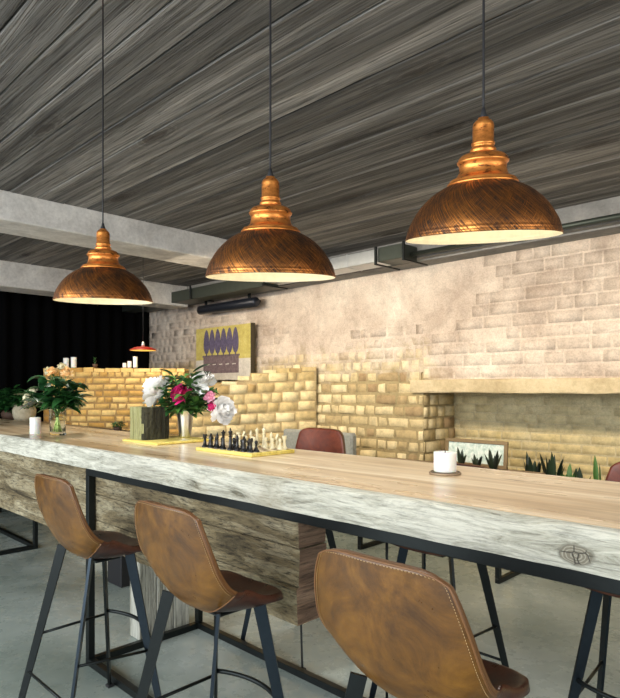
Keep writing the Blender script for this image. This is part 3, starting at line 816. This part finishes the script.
flower('peony','large open white peony on the left of the silver vase bouquet','flower',vm,off(-23*px,20*px,.07),(-.5,-.5,.5),.102,M['petal_white'],npet=130)
flower('peony','white peony at the upper right of the silver vase bouquet','flower',vm,off(18*px,27*px,0),(-.1,-.4,.9),.088,M['petal_white'],npet=120)
flower('peony','white peony hanging low on the right of the silver vase bouquet','flower',vm,off(37*px,2*px,.03),(.5,.0,.1),.086,M['petal_white'],npet=120)
flower('peony','magenta peony at the centre of the silver vase bouquet','flower',vm,off(1*px,17*px,.09),(.1,-.8,.5),.068,M['petal_magenta'],npet=80)
flower('peony','small light pink peony bud right of the magenta peony','flower',vm,off(27*px,15*px,.07),(.5,-.6,.4),.040,M['petal_pink'],npet=36)
flower('peony','small deep magenta bud beneath the light pink peony','flower',vm,off(29*px,6*px,.08),(.6,-.6,.1),.030,M['petal_magenta'],npet=30)
for i in range(17):
    a=i*2.39996; up=(i%3)
    sprig('leafy_sprig','leafy green peony sprig spreading among the blooms in the silver vase',vm,a,[.15,.12,.17][up]*R.uniform(.75,1.0),[.10,.27,.17][up]*R.uniform(.8,1.05),M['leaf'],'peony sprigs in the silver vase',12,.105,.048)

# ------------------------------------------------------------------ glass vase bouquet and left candle
GX,GY=-3.843,1.60
t=thing('glass_vase','ribbed clear glass vase with stems standing by the small white candle','vase',(GX,GY,ZT))
m=MB(); prof=[(.044,0),(.048,.004),(.046,.02),(.049,.10),(.052,.195),(.050,.198),(.047,.19),(.044,.10),(.041,.02),(.001,.016)]
n=32; vs=[];fs=[]
for r,z in prof:
    for k in range(n):
        a=2*PI*k/n; rr=r*(1+.03*math.cos(k*PI)) if r>.01 else r; vs.append((rr*math.cos(a),rr*math.sin(a),z))
for i in range(len(prof)-1):
    for k in range(n): fs.append((i*n+k,i*n+(k+1)%n,(i+1)*n+(k+1)%n,(i+1)*n+k))
fs.append(tuple(range(n))[::-1]); m.add(vs,fs,0,True); m.build('body',M['glass'],t)
gm=(GX,GY,ZT+.185)
def stems(parent,n,rad,z0,z1,mat):
    m=MB()
    for i in range(n):
        a=R.uniform(0,2*PI); r=rad*R.uniform(.3,1)
        m.tube([(r*math.cos(a),r*math.sin(a),z0),(-r*.6*math.cos(a),-r*.6*math.sin(a),z1)],.0035,5)
    return m.build('stems',mat,parent)
stems(t,16,.033,.02,.19,M['water'])
def goff(r,u,d=0): return (gm[0]+.712*r+.702*d, gm[1]+.702*r-.712*d, gm[2]+u)
gp=1/157
for (r,u,d,ax,rad,mat,lab,nm) in (
  (1,33,.085,(.2,-.7,.7),0.044,'petal_orange','peach ranunculus bloom left of centre in the glass vase bouquet','ranunculus'),
  (14,32,.075,(.5,-.5,.7),0.047,'petal_orange','peach ranunculus bloom on the right of the glass vase bouquet','ranunculus'),
  (-6,34,.03,(-.2,-.5,.9),0.039,'petal_cream','cream bloom at the upper left of the glass vase bouquet','ranunculus'),
  (5,37,.0,(.1,-.3,1),0.044,'petal_cream','cream bloom at the very top of the glass vase bouquet','ranunculus'),
  (-27,6,.02,(-.8,-.4,.5),0.047,'petal_cream','pale cream bloom drooping on the left of the glass vase bouquet','ranunculus'),
  (-22,14,.02,(-.7,-.4,.5),0.036,'petal_cream','small pale bloom above the drooping one in the glass vase bouquet','ranunculus')):
    flower(nm,lab,'flower',gm,goff(r*gp,u*gp,d),ax,rad,M[mat],npet=32,lf=2)
for i in range(16):
    a=i*2.39996; up=i%2
    sprig('leafy_sprig','dark leafy sprig fanning out of the glass vase',gm,a,[.17,.11][up]*R.uniform(.8,1.0),[.09,.19][up]*R.uniform(.8,1.1),M['leaf_dark'],'sprigs in the glass vase',8,.125,.075)
t=thing('pillar_candle','small white candle cup on the far left of the table beside the glass vase','candle',(-4.04,1.535,ZT))
def candle(t,r,h):
    m=MB(); m.lathe([(r*.97,0),(r,.003),(r,h-.004),(r*.96,h),(r*.86,h-.001),(r*.5,h-.005),(.001,h-.006)],n=32); m.build('wax_body',M['wax'],t)
    m=MB(); m.tube([(0,0,h-.007),(.001,0,h+.004)],.0012,6); m.build('wick',M['black'],t)
candle(t,.034,.108)
t=thing('coaster','thin dark wooden coaster under the right hand candle','coaster',(-1.134,1.821,ZT))
m=MB(); m.lathe([(.053,0),(.055,.002),(.055,.006),(.053,.008),(.001,.008)],n=36); m.build('disc',M['plank'],t); 
m=MB(); m.lathe([(.050,.0078),(.050,.0092),(.047,.0092),(.047,.0078)],n=36,closed=True); m.build('rim_ring',M['cv_side'],t)
t=thing('pillar_candle','white pillar candle on a dark coaster right of the chess board','candle',(-1.134,1.821,ZT+.0095))
candle(t,.039,.068)

# ------------------------------------------------------------------ chess
CX0,CX1,CY0,CY1=-2.415,-1.995,1.665,1.925
t=thing('chess_board','yellow wooden chess board set on the table with pieces standing on it','chess board',((CX0+CX1)/2,(CY0+CY1)/2,ZT))
hw,hh=(CX1-CX0)/2,(CY1-CY0)/2; bh=.017
m=MB(); m.bbox((-hw,-hh,0),(hw,hh,bh),.003); m.build('board',M['yellow_board'],t)
m=MB(); sx,sy=(2*hw-.03)/8,(2*hh-.026)/8
for i in range(8):
    for j in range(8):
        x=-hw+.015+i*sx; y=-hh+.013+j*sy; m.box((x,y,bh-.0005),(x+sx,y+sy,bh+.0008),(i+j)%2)
m.build('squares',[M['sq_dark'],M['sq_light']],t)
base=[(.0125,0),(.0125,.004),(.010,.007),(.0075,.010)]
PR={'pawn':base+[(.0045,.020),(.0048,.024),(.0065,.026),(.004,.027),(.0062,.032),(.0066,.036),(.0048,.040),(.0005,.042)],
 'rook':base+[(.0060,.022),(.0058,.034),(.0085,.038),(.0085,.047),(.0062,.047),(.0060,.043),(.0005,.043)],
 'bishop':base+[(.0050,.026),(.0050,.034),(.0075,.036),(.0045,.038),(.0065,.045),(.0052,.052),(.0020,.057),(.0024,.060),(.0005,.062)],
 'queen':base+[(.0055,.030),(.0050,.044),(.0082,.047),(.0048,.049),(.0060,.058),(.0092,.066),(.0060,.066),(.0035,.069),(.0022,.073),(.0005,.074)],
 'king':base+[(.0058,.032),(.0052,.048),(.0086,.051),(.0050,.053),(.0062,.062),(.0086,.070),(.0050,.073),(.0005,.075)]}
def piece(kind,mat):
    m=MB()
    if kind!='knight':
        m.lathe(PR[kind],n=16)
        if kind=='king': m.box((-.0012,-.0012,.073),(.0012,.0012,.084)); m.box((-.004,-.0012,.077),(.004,.0012,.0795))
        if kind=='rook':
            for k in range(4):
                a=k*PI/2+.4; m.box((.0068*math.cos(a)-.002,.0068*math.sin(a)-.002,.045),(.0068*math.cos(a)+.002,.0068*math.sin(a)+.002,.051))
    else:
        m.lathe(base+[(.007,.014),(.0005,.015)],n=16)
        out=[(-.007,.012),(.007,.012),(.0075,.022),(.004,.030),(.010,.033),(.0115,.038),(.008,.043),(.002,.050),(.000,.056),(-.003,.050),(-.008,.042),(-.009,.030),(-.006,.020)]
        vs=[(0,-.0038,0)]*0
        k=len(out); vs=[(x,-.004,z) for x,z in out]+[(x,.004,z) for x,z in out]
        m.add(vs,[tuple(range(k)),tuple(range(2*k-1,k-1,-1))]+[(i,(i+1)%k,(i+1)%k+k,i+k) for i in range(k)])
    return m
order=['rook','knight','bishop','queen','king','bishop','knight','rook']
seen={}
def sq(i,j): return (CX0+.015+(i+.5)*sx, CY0+.013+(j+.5)*sy)
for col,mat,rk,pr_ in (('black','chess_b',0,1),('white','chess_w',7,6)):
    for i in range(8):
        for kind,j in ((order[i],rk),('pawn',pr_)):
            if kind=='pawn' and col=='black' and i==3: j=2
            if kind=='pawn' and col=='white' and i==4: j=5
            x,y=sq(i,j); key=(col,kind)
            if key in seen: o=seen[key].copy(); C.objects.link(o)
            else:
                o=piece(kind,M[mat]).build('chess_'+kind,M[mat],autos=40); seen[key]=o
            o.location=(x+R.uniform(-.002,.002),y+R.uniform(-.002,.002),ZT+bh+.0009); o.scale=(1.2,1.2,1.2)
            if kind=='knight': o.rotation_euler=(0,0,(PI/2 if col=='black' else -PI/2)+.3)
            if kind in('king','queen'): lab='%s chess %s standing tall in the %s row of the board'%(col,kind,'near' if col=='black' else 'far'); g=None
            elif kind=='pawn' and j in (2,5): lab='%s chess pawn moved one square ahead of its row'%col; g=None
            elif kind=='pawn': lab='%s chess pawn lined up in the %s pawn row on the yellow board'%(col,col); g='%s pawns on the chess board'%col
            else:
                lab='%s chess %s in the %s back row, %s'%(col,kind,col,'on the log side of the board' if i<4 else 'on the candle side of the board'); g='%s pieces on the chess board'%col
            tag(o,lab,'chess piece',g)
            if g is None and 'group' in o: del o['group']

# ------------------------------------------------------------------ painting
t=thing('painting','mustard yellow canvas with six violet leaf shapes over a plum box','painting',(-6.32,4.80,1.50))
W2,H2,D=.585,.70,.055
m=MB(); m.bbox((-W2,-D/2,0),(W2,D/2,H2),.003); m.build('canvas',M['cv_yellow'],t)
m=MB(); f=-D/2
def flat(mb,pts,d,mi=0):
    k=len(pts); vs=[(x,f-d,z) for x,z in pts]+[(x,f+.001,z) for x,z in pts]
    mb.add(vs,[tuple(range(k)),tuple(range(2*k-1,k-1,-1))]+[(i,(i+1)%k,(i+1)%k+k,i+k) for i in range(k)],mi)
flat(m,[(-W2+.002,.0),(W2-.002,.0),(W2-.002,.27),(-W2+.002,.27)],.001); m.build('grey_band',M['cv_grey'],t)
m=MB()
for i in range(6):
    cxx=-.34+.125*i; pts=[]
    for k in range(14):
        a=2*PI*k/14; wv=.062*math.sin(a); zz=math.cos(a)
        pts.append((cxx+wv*(1-.25*zz),.510+.165*zz))
    flat(m,pts,.0035)
    flat(m,[(cxx-.012,.31),(cxx+.012,.31),(cxx+.012,.36),(cxx-.012,.36)],.003)
m.build('leaf_shapes',M['cv_purple'],t)
m=MB(); flat(m,[(-.41,.09),(.35,.09),(.35,.315),(-.41,.315)],.002)
flat(m,[(-.43,.305),(.37,.305),(.37,.33),(-.43,.33)],.003); m.build('plum_box',M['cv_plum'],t)
m=MB()
for i in range(5): x=-.34+.14*i; flat(m,[(x,.198),(x+.07,.202),(x+.07,.214),(x,.210)],.0035)
m.build('dashes',M['cv_grey'],t)
m=MB(); m.bbox((W2,-D/2-.005,-.005),(W2+.012,D/2+.005,H2+.005),.002); m.build('side_batten',M['cv_side'],t)
m=MB(); m.bbox((-.3,D/2,H2-.12),(.3,.088,H2-.08),.002); m.build('hanging_rail',M['plank'],t)

# ------------------------------------------------------------------ candles / jars on the brick counter
def jar(x,y,r,h,lab):
    t=thing('pillar_candle',lab,'candle',(x,y,1.622)); candle(t,r,h); return t
jar(-6.60,2.84,.030,.105,'white candle on the left end of the brick counter, left of its pair')
jar(-6.54,2.90,.030,.115,'white candle on the left end of the brick counter, right of its pair')
jar(-6.13,3.29,.020,.050,'shortest white candle of the three on the right of the brick counter')
jar(-6.09,3.33,.022,.070,'middle height white candle of the three on the right of the brick counter')
jar(-6.045,3.375,.024,.120,'tallest white candle of the three on the right of the brick counter')
t=thing('potted_plant','tiny wispy plant between candles on top of the brick counter','plant',(-6.36,3.06,1.622))
m=MB(); m.lathe([(.02,0),(.028,.04),(.024,.04),(.001,.036)],n=16); m.build('pot',M['clay'],t)
m=MB()
for i in range(16):
    a=R.uniform(0,6.28); leaf(m,(0,0,.03+.004*i),(math.cos(a)*.6,math.sin(a)*.6,1),.05,.012)
m.build('foliage',M['leaf_dark'],t,fix=False)

# ------------------------------------------------------------------ side shelf and left bush
t=thing('side_shelf','rough brown plank shelf on steel legs behind the left end of the table','shelf',(0,0,0))
m=MB(); m.bbox((-7.3,2.30,.97),(-4.62,2.60,1.03),.006); m.build('plank_top',M['plank'],t)
for x in (-7.2,-4.75):
    for y in (2.33,2.54):
        m=MB(); m.bbox((x,y,0),(x+.03,y+.03,.97),.002); m.build('leg',M['steel'],t)
def bush(name,lab,loc,pr,ph,nl,h,rad,mat,L,W,potm,up=.6,cat='plant'):
    t=thing(name,lab,cat,loc)
    m=MB(); m.lathe([(pr*.75,0),(pr*.95,ph*.35),(pr,ph*.7),(pr*.85,ph),(pr*.78,ph),(pr*.7,ph*.9),(.001,ph*.88)],n=24); m.build('pot',potm,t)
    m=MB()
    for i in range(nl):
        a=R.uniform(0,2*PI); rr=rad*R.uniform(.1,1)**.6; z=ph*.9+h*R.uniform(0,1)*(1-.5*(rr/rad)**2)
        base_=(rr*.6*math.cos(a),rr*.6*math.sin(a),z*.9)
        leaf(m,base_,(math.cos(a),math.sin(a),R.uniform(-.2,1)*up),L*R.uniform(.7,1.2),W*R.uniform(.7,1.2),bend=R.uniform(0,.5))
    m.build('foliage',mat,t,fix=False)
    m=MB()
    for i in range(10):
        a=R.uniform(0,2*PI); m.tube([(0,0,ph*.8),(rad*.5*math.cos(a),rad*.5*math.sin(a),ph+h*.7)],.003,5)
    m.build('stems',M['leaf_dark'],t); return t
bush('potted_bush','dark leafy bush in a round stone pot at the far left of the shelf',(-6.75,2.45,1.03),.12,.18,150,.20,.12,M['leaf_dark'],.10,.055,M['pot'])
bush('potted_bush','dark leafy bush overflowing at the left picture edge next to the stone pot',(-7.16,2.46,1.03),.11,.12,240,.34,.16,M['leaf_dark'],.12,.06,M['clay'])
bush('potted_plant','small green plant in a pot left of the log behind the table',(-4.70,2.46,1.03),.035,.04,26,.06,.05,M['leaf'],.05,.022,M['clay'])

# ------------------------------------------------------------------ bench, second table, frame, plants
t=thing('grey_bench','grey felt covered bench seen over the table behind the red stool','bench',(-4.15,4.30,0))
m=MB(); m.bbox((-.5,0,.40),(.46,.09,.965),.02); m.build('backrest',M['fabric'],t)
m=MB(); m.bbox((-.5,.09,.36),(.46,.50,.47),.02); m.build('seat',M['fabric'],t)
for x in (-.46,.40):
    for y in (.03,.43):
        m=MB(); m.bbox((x,y,0),(x+.04,y+.04,.40 if y<.1 else .36),.003); m.build('leg',M['steel'],t)
t=thing('low_table','low wooden table on black steel loop legs behind the bar table','table',(0,0,0))
m=MB(); m.bbox((-3.45,3.93,.69),(-1.96,4.58,.74),.006); m.build('tabletop',M['plank'],t)
for x in (-3.35,-2.07):
    m=MB(); s=.035
    m.bbox((x,3.98,0),(x+s,4.54,s),.003); m.bbox((x,3.98,.655),(x+s,4.54,.69),.003)
    m.bbox((x,3.98,s),(x+s,3.98+s,.655),.003); m.bbox((x,4.505,s),(x+s,4.54,.655),.003); m.build('leg',M['steel'],t)
# picture frame leaning at the wall side of low table
t=thing('picture_frame','dark gold framed pale green picture standing in front of the wall recess','picture frame',(-2.53,4.52,.74))
t.rotation_euler=(math.radians(-5),0,0)
fw,fh,b=.285,.225,.030
for (a,b_) in (((-fw,-.012,0),(fw,.012,b)),((-fw,-.012,fh-b),(fw,.012,fh)),((-fw,-.012,b),(-fw+b,.012,fh-b)),((fw-b,-.012,b),(fw,.012,fh-b))):
    m=MB(); m.bbox(a,b_,.003); m.build('frame_rail',M['gold'],t)
m=MB(); m.box((-fw+b,-.002,b),(fw-b,.004,fh-b)); m.build('print',M['print'],t)
m=MB(); m.box((-fw+b,.0045,b-.005),(fw-b,.010,fh-b+.005)); m.build('backboard',M['cv_side'],t)
def spiky(lab,loc,n,h,potr=.06,poth=.09,spread=.35,mat='leaf_black',W=.035):
    t=thing('succulent',lab,'plant',loc)
    m=MB(); m.lathe([(potr*.75,0),(potr,poth),(potr*.9,poth),(potr*.85,poth*.9),(.001,poth*.88)],n=20); m.build('pot',M['clay'],t)
    m=MB()
    for i in range(n):
        a=i*2.4; d=Vector((math.cos(a)*spread*R.uniform(.3,1.2),math.sin(a)*spread*R.uniform(.3,1.2),1))
        leaf(m,(math.cos(a)*potr*.4,math.sin(a)*potr*.4,poth*.85),d,h*R.uniform(.65,1.1),W,bend=.05,fold=.15)
    m.build('blades',M[mat],t,fix=False)
spiky('dark spiky plant in front of the framed picture, left of it',(-2.47,4.20,.74),7,.15,.05,.05)
spiky('dark spiky plant at the right corner of the framed picture',(-2.17,4.15,.74),10,.155,.06,.05)
spiky('wide dark spiky plant just left of the framed picture corner',(-2.29,4.12,.74),7,.13,.05,.04)
# wall side planter
t=thing('planter_box','long low dark planter against the wall recess at the right','planter',(-1.80,4.76,0))
m=MB(); m.bbox((-.47,-.10,0),(.45,.10,.62),.006); m.build('box',M['clay'],t)
m=MB(); m.box((-.45,-.085,.615),(.43,.085,.63)); m.build('soil',M['black'],t)
def clump(lab,x,n,h,mat,spread=.3):
    t=thing('snake_plant',lab,'plant',(x,4.76,.63)); m=MB()
    for i in range(n):
        a=i*2.4; d=Vector((math.cos(a)*spread*R.uniform(.2,1.1),math.sin(a)*spread*R.uniform(.2,1.1),1))
        leaf(m,(math.cos(a)*.05,math.sin(a)*.03,-.005),d,h*R.uniform(.6,1.08),.05,bend=.02,fold=.15)
    m.build('blades',M[mat],t,fix=False)
clump('tall dark snake plant in the planter nearest the framed picture',-2.14,11,.25,'leaf_black')
clump('tallest dark snake plant in the middle left of the planter',-1.98,11,.27,'leaf_black')
clump('low mossy snake plant in the middle of the planter',-1.85,12,.17,'leaf',.5)
clump('short pointed snake plant right of the low mossy one',-1.76,3,.18,'leaf_black')
clump('single green snake plant standing apart at the right of the planter',-1.62,3,.25,'leaf',.12)

# ------------------------------------------------------------------ light, world, camera
w=bpy.data.worlds.new('World'); S.world=w; w.use_nodes=True
bg=w.node_tree.nodes['Background']; bg.inputs[0].default_value=(.90,.95,1.0,1); bg.inputs[1].default_value=.85
def area(name,loc,rot,sx,sy,e,col=(1,1,1),spread=None):
    l=bpy.data.lights.new(name,'AREA'); l.shape='RECTANGLE'; l.size=sx; l.size_y=sy; l.energy=e; l.color=col
    if spread: l.spread=math.radians(spread)
    o=bpy.data.objects.new(name,l); C.objects.link(o); o.location=loc; o.rotation_euler=tuple(math.radians(a) for a in rot); return o
# area light standing in for daylight from the open side behind the camera
area('daylight_area',(-2.5,-2.5,1.9),(68,0,0),7.0,1.6,190,(.93,.97,1.0))
# unseen warm area light near the right wall, aimed along the room
area('right_area_light',(2.9,1.6,1.9),(0,72,0),1.6,3.0,45,(1.0,.95,.88))
# spot light aimed at a target point, no lamp fixture modelled
def spot(name,loc,tgt,e,col,ang=75,blend=.8,r=.06):
    l=bpy.data.lights.new(name,'SPOT'); l.energy=e; l.color=col; l.spot_size=math.radians(ang); l.spot_blend=blend; l.shadow_soft_size=r
    o=bpy.data.objects.new(name,l); C.objects.link(o); o.location=loc
    o.rotation_euler=(Vector(tgt)-Vector(loc)).to_track_quat('-Z','Y').to_euler(); return o
area('wall_fill_strip',(-3.1,2.9,2.50),(58,0,0),7.2,.12,54,(1.0,.84,.62),120)  # added warm strip without a fixture, brightens the brick wall
spot('bouquet_fill',(-2.0,.5,2.62),(-2.9,1.9,1.35),60,(1,.97,.92),26)  # added unseen spot that lifts the white peonies
spot('counter_spot',(-4.9,2.1,2.6),(-6.1,3.3,1.2),62,(1.0,.78,.45),60)
for x in (-4.2,-2.6,-1.2):
    spot('table_spot',(x,2.0,2.70),(x,1.75,1.1),55,(1.0,.95,.88),70)

cd=bpy.data.cameras.new('camera'); cam=bpy.data.objects.new('camera',cd); C.objects.link(cam); S.camera=cam
cam.location=(0,0,1.395); cd.sensor_fit='HORIZONTAL'; cd.sensor_width=36; cd.lens=600/620*36; cd.shift_y=39/620
cam.rotation_euler=(PI/2,0,math.atan2(.702,.712)); cd.clip_start=.02
S.view_settings.view_transform='Standard'; S.view_settings.look='None'; S.view_settings.exposure=0.5; S.view_settings.gamma=1
S.view_settings.use_curve_mapping=False
